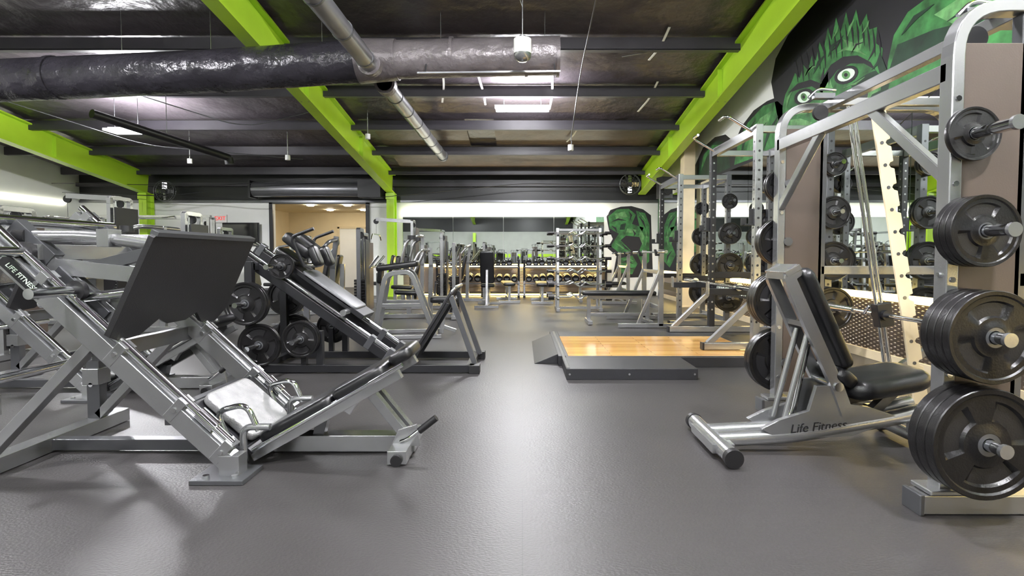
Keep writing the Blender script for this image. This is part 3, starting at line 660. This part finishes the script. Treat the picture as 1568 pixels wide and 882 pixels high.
    b.path([(-1.4,ys-.245,.09),(-.62,ys-.245,.54)],.012,'chrome',0)
    b.bar((-1.5,ys,.055),(-.6,ys,.055),.1,.09,'silver'); b.bar((-.66,ys-.22,.04),(-.66,ys+.22,.04),.1,.07,'silver')
    b.bar((-.62,ys-.05,.07),(-.86,ys-.05,.37),.05,.05,'silver'); b.bar((-.62,ys+.05,.07),(-.86,ys+.05,.37),.05,.05,'silver')
    b.prism([(0,0),(.16,0),(.14,.12),(.04,.09)],(-.72,ys-.09,.06),(1,0,0),(0,0,1),.02,'silver')
    b.bar((-1.15,ys,.08),(-1.12,ys,.2),.06,.06,'silverd')
    for y in(ys-.22,ys+.22): b.cyl((-.66,y-.02,.03),(-.66,y+.02,.03),.03,'rubber')
    b.path([(-.64,ys-.2,.12),(-.6,ys-.22,.14),(-.47,ys-.22,.24)],.012,'chrome',.03); b.cyl((-.54,ys-.22,.185),(-.45,ys-.22,.255),.018,'rubber')
    for y in(2.66,3.2):
        b.path([(-1.5,y,.12),(-1.58,y,.3),(-1.42,y,.34),(-1.36,y,.2)],.015,'chrome',.06,n=10); b.path([(-1.44,y,.05),(-1.44,y,.22),(-1.3,y,.22)],.018,'silver',.05,n=10)
    b.prism([(-.13,-.03),(.13,-.03),(.13,.035),(-.13,.035)],(-2.42,2.522,1.0),(1,0,-.95),(.95,0,1),.004,'black')
    return b
lp=leg_press().obj('leg_press',pivot=(-1.7,2.95,0))
label('LIFE FITNESS',(-2.42,2.518,1.0),(math.pi/2,math.radians(43.5),0),.034,'hwhite',lp)
dup(lp,(-3.55,4.35,0),0,'leg_press.001')
dup(lp,(-5.75,2.9,0),0,'leg_press.002')
# ------------------------------------------------------------------ hack squat
b=B(); ya,yb=4.88,5.58
for y in(ya,yb):
    b.bar((-2.5,y,.045),(-.45,y,.045),.07,.07,'black'); b.bar((-2.55,y,.05),(-2.55,y,1.05),.07,.07,'black')
    yy=y+(.08 if y==ya else -.08)
    b.bar((-.68,yy,.72),(-.45,yy,.06),.045,.05,'silverd'); b.bar((-.72,yy,.66),(-1.08,yy,.08),.05,.05,'black')
    b.box((-.45,y,.04),(.1,.11,.08),'rubber')
for y in(5.02,5.44):
    b.bar((-1.22,y,.06),(-2.78,y,1.16),.06,.09,'black'); b.cyl((-1.26,y,.17),(-2.76,y,1.235),.02,'chrome')
    for t in(.02,.14,.97):
        p=V((-1.26,y,.12)).lerp(V((-2.76,y,1.19)),t); b.box(p,(.06,.07,.14),'silverd',Matrix.Rotation(math.radians(35),3,'Y'))
for x in(-2.5,-1.25,-.5): b.bar((x,ya,.045),(x,yb,.045),.07,.06,'black')
b.bar((-2.55,ya,1.0),(-2.55,yb,1.0),.07,.07,'black'); b.bar((-1.9,ya,.06),(-1.9,ya,.4),.06,.06,'black'); b.bar((-1.9,yb,.06),(-1.9,yb,.5),.06,.06,'black')
b.bar((-1.55,5.23,.50),(-2.4,5.23,1.10),.36,.05,'black')
b.pad((-1.62,5.23,.575),(-2.14,5.23,.945),.36,.045,'vinylg',er=.012); b.pad((-2.2,5.23,1.01),(-2.42,5.23,1.16),.24,.08,'vinyl')
for s in(-1,1):
    b.pad((-2.05,5.23+s*.15,1.10),(-2.3,5.23+s*.15,1.3),.14,.1,'vinyl'); b.pad((-1.97,5.23+s*.15,1.0),(-2.05,5.23+s*.15,1.2),.14,.08,'vinyl')
    b.path([(-2.1,5.23+s*.2,1.0),(-2.2,5.23+s*.26,1.28),(-1.98,5.23+s*.26,1.36)],.016,'black',.06)
    b.cyl((-2.3,5.23+s*.2,1.0),(-2.3,5.23+s*.55,1.0),.024,'chrome'); b.cyl((-1.7,5.23+s*.17,.56),(-1.7,5.23+s*.3,.56),.03,'silver')
    b.cyl((-2.55,5.23+s*.35,.66),(-2.55,5.23+s*.62,.66),.024,'chrome'); b.cyl((-2.45,5.23+s*.35,.27),(-2.45,5.23+s*.62,.27),.024,'chrome'); b.cyl((-2.05,5.23+s*.35,.33),(-2.05,5.23+s*.62,.33),.024,'chrome')
    b.bar((-2.45,5.23+s*.35,.27),(-2.45,5.23+s*.35,.05),.05,.05,'black'); b.bar((-2.05,5.23+s*.35,.33),(-2.05,5.23+s*.35,.05),.05,.05,'black')
d=V((-1.07,0,.12))-V((-.68,0,.75))
b.prism([(-.3,0),(-.24,-.04),(.24,-.04),(.3,0),(.32,d.length),(-.32,d.length)],(-.68,5.23,.75),(0,1,0),d,.025,'rubber')
b.path([(-.7,4.96,.72),(-.64,4.96,.8),(-.64,5.5,.8),(-.7,5.5,.72)],.016,'silver',.04)
hs=b.obj('hack_squat_machine',pivot=(-1.6,5.23,0))
for s,y in((-1,4.86),(1,5.6)):
    plates(-2.55,y,.66,s,[(.2,.04)]*2,hs); plates(-2.45,y,.27,s,[(.2,.04)],hs); plates(-2.05,y,.33,s,[(.17,.036)]*2,hs)
plates(-2.3,5.0,1.0,-1,[(.12,.03)],hs)

# ------------------------------------------------------------------ generic machines
def sel_machine(name,loc,rz,kind='press',h=1.55,fr='silver',sh='shroud'):
    b=B()
    for x in(-.2,.2):
        b.bar((x,.55,.03),(x,.55,h),.06,.06,fr); b.cyl((x*.4,.55,.1),(x*.4,.55,h-.05),.01,'chrome',n=8)
    b.path([(-.2,.55,h-.1),(-.2,.55,h),(.2,.55,h),(.2,.55,h-.1)],0,fr,.08,rect=(.06,.06),nrm=(0,1,0))
    for i in range(14): b.bx((-.15,.47,.12+i*.045),(.15,.63,.155+i*.045),'iron')
    b.cyl((0,.55,.7),(0,.55,h-.1),.006,'black',n=6); b.cyl((-.012,.55,h-.08),(.012,.55,h-.08),.06,'black')
    b.bx((-.23,.64,.1),(.23,.66,h-.15),sh)
    b.bar((0,.6,.045),(0,-.75,.045),.09,.07,fr); b.bar((-.35,-.7,.04),(.35,-.7,.04),.08,.06,fr); b.bar((-.35,.55,.04),(.35,.55,.04),.08,.06,fr)
    b.bar((0,-.25,.06),(0,-.25,.42),.07,.08,fr); b.pad((0,-.48,.47),(0,-.06,.45),.36,.075,'vinyl',side=(1,0,0))
    b.bar((0,.12,.06),(0,.14,.95),.07,.08,fr)
    if kind!='row': b.pad((0,-.02,.52),(0,.1,1.12),.28,.07,'vinyl',side=(1,0,0))
    else: b.pad((0,-.75,.62),(0,-.72,.98),.25,.08,'vinyl',side=(1,0,0)); b.bar((0,-.78,.05),(0,-.78,.8),.06,.06,fr)
    if kind=='press':
        for s in(-1,1):
            b.path([(s*.06,.2,1.35),(s*.42,.15,1.3),(s*.45,-.1,.95),(s*.45,-.42,.92)],.028,fr,.1); b.cyl((s*.45,-.3,.92),(s*.45,-.5,.92),.022,'rubber'); b.path([(s*.45,-.4,.92),(s*.28,-.42,.95)],.02,'rubber',0)
        b.bar((0,.14,.9),(0,.2,1.4),.07,.07,fr)
    elif kind=='fly':
        for s in(-1,1):
            b.path([(0,.15,1.5),(s*.5,.12,1.5),(s*.55,-.1,1.4),(s*.55,-.25,.8)],.03,fr,.12); b.pad((s*.52,-.28,.75),(s*.52,-.26,1.1),.12,.09,'vinyl',side=(1,0,0))
            b.cyl((s*.53,.0,1.5),(s*.53,.0,1.42),.08,'black')
        b.bar((0,.14,.9),(0,.15,1.52),.07,.07,fr)
    elif kind=='row':
        for s in(-1,1): b.path([(s*.06,.1,1.2),(s*.35,.0,1.2),(s*.35,-.2,.8),(s*.3,-.35,.8)],.026,fr,.08); b.cyl((s*.3,-.3,.8),(s*.3,-.45,.8),.02,'rubber')
        b.bar((0,.14,.9),(0,.12,1.25),.07,.07,fr)
    elif kind=='pull':
        b.bar((0,.55,h),(0,-.3,h+.05),.06,.08,fr); b.cyl((-.015,-.3,h),(.015,-.3,h),.06,'black'); b.cyl((0,-.3,h),(0,-.3,h-.3),.004,'black',n=6)
        b.path([(-.55,-.3,h-.42),(-.4,-.3,h-.3),(.4,-.3,h-.3),(.55,-.3,h-.42)],.014,'chrome',.08)
        b.cyl((-.25,-.5,.62),(.25,-.5,.62),.05,'vinyl'); b.bar((0,-.55,.06),(0,-.52,.62),.05,.05,fr)
    elif kind=='ext':
        b.path([(-.25,-.35,.5),(-.25,-.62,.45),(-.25,-.7,.2)],.025,fr,.05); b.cyl((-.3,-.72,.2),(.3,-.72,.2),.055,'vinyl'); b.cyl((-.3,-.5,.6),(.3,-.5,.6),.05,'vinyl')
        for s in(-1,1): b.path([(s*.1,.05,.42),(s*.3,0,.42),(s*.3,-.05,.65),(s*.3,-.3,.65)],.018,fr,.06)
    return b.obj(name,loc,rz)
P=math.pi
cp=sel_machine('chest_press_machine',(-3.05,8.0,0),-1.4,'press',1.5,fr='silverd',sh='black')
le=sel_machine('leg_extension_machine',(-3.5,9.75,0),-1.5,'ext',1.5)
ro=sel_machine('seated_row_machine',(-1.75,9.2,0),-1.5,'row',1.3)
cf=sel_machine('chest_fly_machine',(-2.2,10.75,0),-1.5,'fly',1.55,sh='black')
lt=sel_machine('lat_pulldown_machine',(-3.1,12.2,0),-1.5,'pull',1.9)
sel_machine('shoulder_press_machine',(-1.45,12.55,0),-1.6,'press',1.4,sh='black')
sel_machine('chest_fly_machine',(-5.3,7.5,0),-1.5,'fly',1.7,sh='black')
sel_machine('lat_pulldown_machine',(-6.9,8.3,0),-1.6,'pull',2.0,sh='black')
sel_machine('chest_press_machine',(-5.0,9.8,0),1.6,'press',1.6)
sel_machine('seated_row_machine',(-6.8,10.6,0),1.6,'row',1.5,sh='black')
sel_machine('chest_press_machine',(-6.0,5.6,0),-1.5,'press',1.6)
sel_machine('leg_curl_machine',(-8.0,6.4,0),-1.5,'ext',1.6,sh='black')
sel_machine('chest_fly_machine',(-9.4,9.2,0),1.5,'fly',1.7)
sel_machine('shoulder_press_machine',(-7.3,12.2,0),.5,'press',1.6)
sel_machine('lat_pulldown_machine',(-10.8,11,0),1.5,'pull',2.0)
sel_machine('chest_press_machine',(-5.4,11.9,0),-.4,'press',1.55,sh='black')
for o,x,y,r in((cp,-3.4,-3.5,2),(lt,-5.2,-2.5,1),(cf,.2,-4.4,3),(cp,-1.4,-5.6,3.1),(cf,-2.9,-6.6,3.1),(lt,.9,-7.2,3.1),(le,-.6,-8.2,3.1),(lt,-2.4,-8.6,3.1)):
    dup(o,(x,y,0),r)
def crossover(x,y):
    b=B()
    for s in(-1,1):
        for dy in(-.12,.12): b.bar((s*1.4,dy,.03),(s*1.4,dy,2.08),.07,.05,'silver')
        for i in range(14): b.bx((s*1.4-.08,-.08,.12+i*.045),(s*1.4+.08,.08,.155+i*.045),'iron')
        b.bar((s*1.4,-.4,.04),(s*1.4,.4,.04),.08,.07,'silver'); b.cyl((s*1.28,0,.02+1.9),(s*1.25,0,1.92),.06,'black'); b.cyl((s*1.26,0,1.88),(s*1.26,0,1.5),.005,'black',n=6); b.path([(s*1.26,-.06,1.4),(s*1.26,0,1.52),(s*1.26,.06,1.4),(s*1.26,-.06,1.4)],.01,'rubber',0)
    b.bar((-1.4,0,2.08),(1.4,0,2.08),.08,.1,'silver'); b.path([(-.5,-.05,2.1),(-.4,-.25,2.05),(.4,-.25,2.05),(.5,-.05,2.1)],.016,'chrome',.08)
    return b.obj('cable_crossover_machine',(x,y,0),0)
xo=crossover(-9.3,13.3); dup(xo,(-8,-5,0))
b=B()
for y in(-.28,.28):
    b.path([(-.38,y,.03),(-.22,y,.86),(.1,y,.9),(.42,y,.03)],0,'silver',.1,rect=(.06,.06),nrm=(0,1,0)); b.bar((-.45,y,.03),(.5,y,.03),.06,.05,'silver'); b.bar((-.3,y,.45),(.26,y,.45),.05,.05,'silver')
for x in(-.38,.42): b.bar((x,-.28,.03),(x,.28,.03),.06,.05,'silver')
b.bar((-.1,-.28,.88),(-.1,.28,.88),.06,.06,'silver'); b.pad((-.35,0,.93),(.2,0,1.0),.5,.08,'vinyl'); b.pad((.35,0,.5),(.75,0,.5),.32,.08,'vinyl'); b.bar((.5,0,.03),(.55,0,.48),.06,.06,'silver'); b.bar((.3,0,.2),(.7,0,.06),.05,.05,'silver')
b.path([(-.3,-.35,1.1),(-.42,-.3,.95),(-.42,.3,.95),(-.3,.35,1.1)],.016,'chrome',.05)
b.obj('preacher_curl_bench',(-1.62,7.15,0),.15)
def flat_bench(x,y,rz,name='weight_bench',h=.45,up=False):
    b=B(); b.pad((-.6,0,h),(.6,0,h),.28,.07,'vinyl'); b.bar((-.5,0,h-.07),(.5,0,h-.07),.07,.06,'silver')
    for sx in(-.48,.48): b.bar((sx,0,h-.08),(sx,0,.05),.06,.06,'silver'); b.bar((sx,-.25,.04),(sx,.25,.04),.07,.06,'silver')
    b.bar((-.48,0,.15),(.48,0,.15),.05,.05,'silver')
    if up:
        for s in(-1,1):
            b.bar((-.55,s*.55,.03),(-.55,s*.55,1.2),.07,.07,'silver'); b.bar((-.75,s*.55,.04),(.1,s*.55,.04),.07,.06,'silver'); b.bar((-.55,s*.55,.9),(-.2,s*.55,.05),.05,.05,'silver')
            b.prism([(0,0),(.1,0),(.12,.1),(.09,.1),(.07,.03),(0,.04)],(-.56,s*.55,1.1),(1,0,0),(0,0,1),.05,'black')
        b.bar((-.55,-.55,.3),(-.55,.55,.3),.06,.06,'silver'); b.bar((-.55,-.55,.85),(-.55,.55,.85),.06,.06,'silver')
        b.cyl((-.48,-1.05,1.16),(-.48,1.05,1.16),.014,'chrome'); 
        for s in(-1,1): b.cyl((-.48,s*.68,1.16),(-.48,s*1.08,1.16),.025,'chrome')
    b.obj(name,(x,y,0),rz)
flat_bench(1.56,8.5,P,'olympic_bench',.5,True)
flat_bench(1.85,12.4,P,'olympic_bench',.45,True)
flat_bench(.45,12.3,P/2); flat_bench(-.35,12.5,P/2+.1)
b=B()
b.pad((0,.0,.46),(0,.42,.46),.3,.08,'vinyl',side=(1,0,0)); b.pad((0,-.02,.52),(0,-.22,1.2),.3,.08,'vinyl',side=(1,0,0)); b.bar((0,-.35,.05),(0,.5,.05),.07,.06,'silver'); b.bar((0,.15,.05),(0,.15,.42),.06,.06,'silver'); b.bar((0,-.3,.05),(0,-.15,.8),.05,.05,'silver')
for y in(-.35,.5): b.bar((-.25,y,.04),(.25,y,.04),.06,.06,'silver')
b.obj('adjustable_bench',(-.75,11.2,0),0)
b=B()
for x in(-.42,.42):
    for y in(-.25,.25): b.bar((x,y,.03),(x,y*.4,1.65),.05,.05,'silver')
    b.bar((x,-.32,.04),(x,.32,.04),.07,.06,'silver'); b.bar((x,-.1,1.62),(x,.1,1.62),.05,.05,'silver')
for z in(.25,.5,.75,1.0,1.25,1.5):
    for s in(-1,1):
        yy=s*(.3-.09*z)
        for x in(-.42,.42): b.bar((x,yy,z),(x,yy+s*.08,z+.03),.04,.03,'silverd')
        pts=[(-.62,0),(-.2,0),(-.12,.04),(-.04,-.03),(.04,-.03),(.12,.04),(.2,0),(.62,0)]
        b.path([(px,yy+s*.06,z+.05+pz) for px,pz in pts],.014,'chrome',.02,n=8); 
        for sx in(-1,1): b.cyl((sx*.5,yy+s*.06,z+.05),(sx*.62,yy+s*.06,z+.05),.03+.03*(z<.6),'iron')
b.bar((-.42,0,1.62),(.42,0,1.62),.05,.05,'silver'); b.bar((-.42,0,.06),(.42,0,.06),.05,.05,'silver')
b.obj('curl_bar_rack',(1.12,10.5,0),0)
b=B()
for x0,x1 in((-2.3,-.1),(.05,2.25)):
    for x in(x0,x1): 
        b.bar((x,-.3,.03),(x,.25,.03),.06,.06,'black'); b.bar((x,.2,.03),(x,.1,1.0),.06,.06,'black'); b.bar((x,-.25,.03),(x,-.1,.42),.05,.05,'black')
    for z,y in((.4,-.08),(.82,.06)):
        for dy in(-.09,.09): b.bar((x0,y+dy,z+dy*.3),(x1,y+dy,z+dy*.3),.05,.03,'silverd')
        x=x0+.12
        while x<x1-.08:
            r=.055+.03*random.random()+(.02 if z<.5 else 0)
            for s in(-1,1): b.cyl((x,y+s*.06,z+.03+r),(x,y+s*.15,z+.03+r+s*.02),r,'iron',n=10); b.cyl((x,y+s*.15,z+.03+r+s*.02),(x,y+s*.153,z+.03+r+s*.02),r*.6,'silverd',n=10)
            b.cyl((x,y-.07,z+.03+r),(x,y+.07,z+.03+r),.016,'chrome',n=8)
            x+=r*2+.02
dr=b.obj('dumbbell_rack',(0,13.95,0),0,bev=0); dup(dr,(-6.5,-9.5,0),P)
# ------------------------------------------------------------------ world, camera
w=bpy.data.worlds.new('world'); S.world=w; w.use_nodes=True
w.node_tree.nodes['Background'].inputs['Color'].default_value=(.6,.7,.9,1); w.node_tree.nodes['Background'].inputs['Strength'].default_value=.3
cam=bpy.data.cameras.new('camera'); co=bpy.data.objects.new('camera',cam); S.collection.objects.link(co)
co.location=(0,0,1.1); co.rotation_euler=(math.radians(90-2.3),0,0)
cam.sensor_width=36; cam.lens=800/1568*36; cam.shift_x=-.0102; cam.shift_y=-.0108; cam.clip_start=.05
S.camera=co
S.view_settings.view_transform='Standard'
S.view_settings.exposure=.25
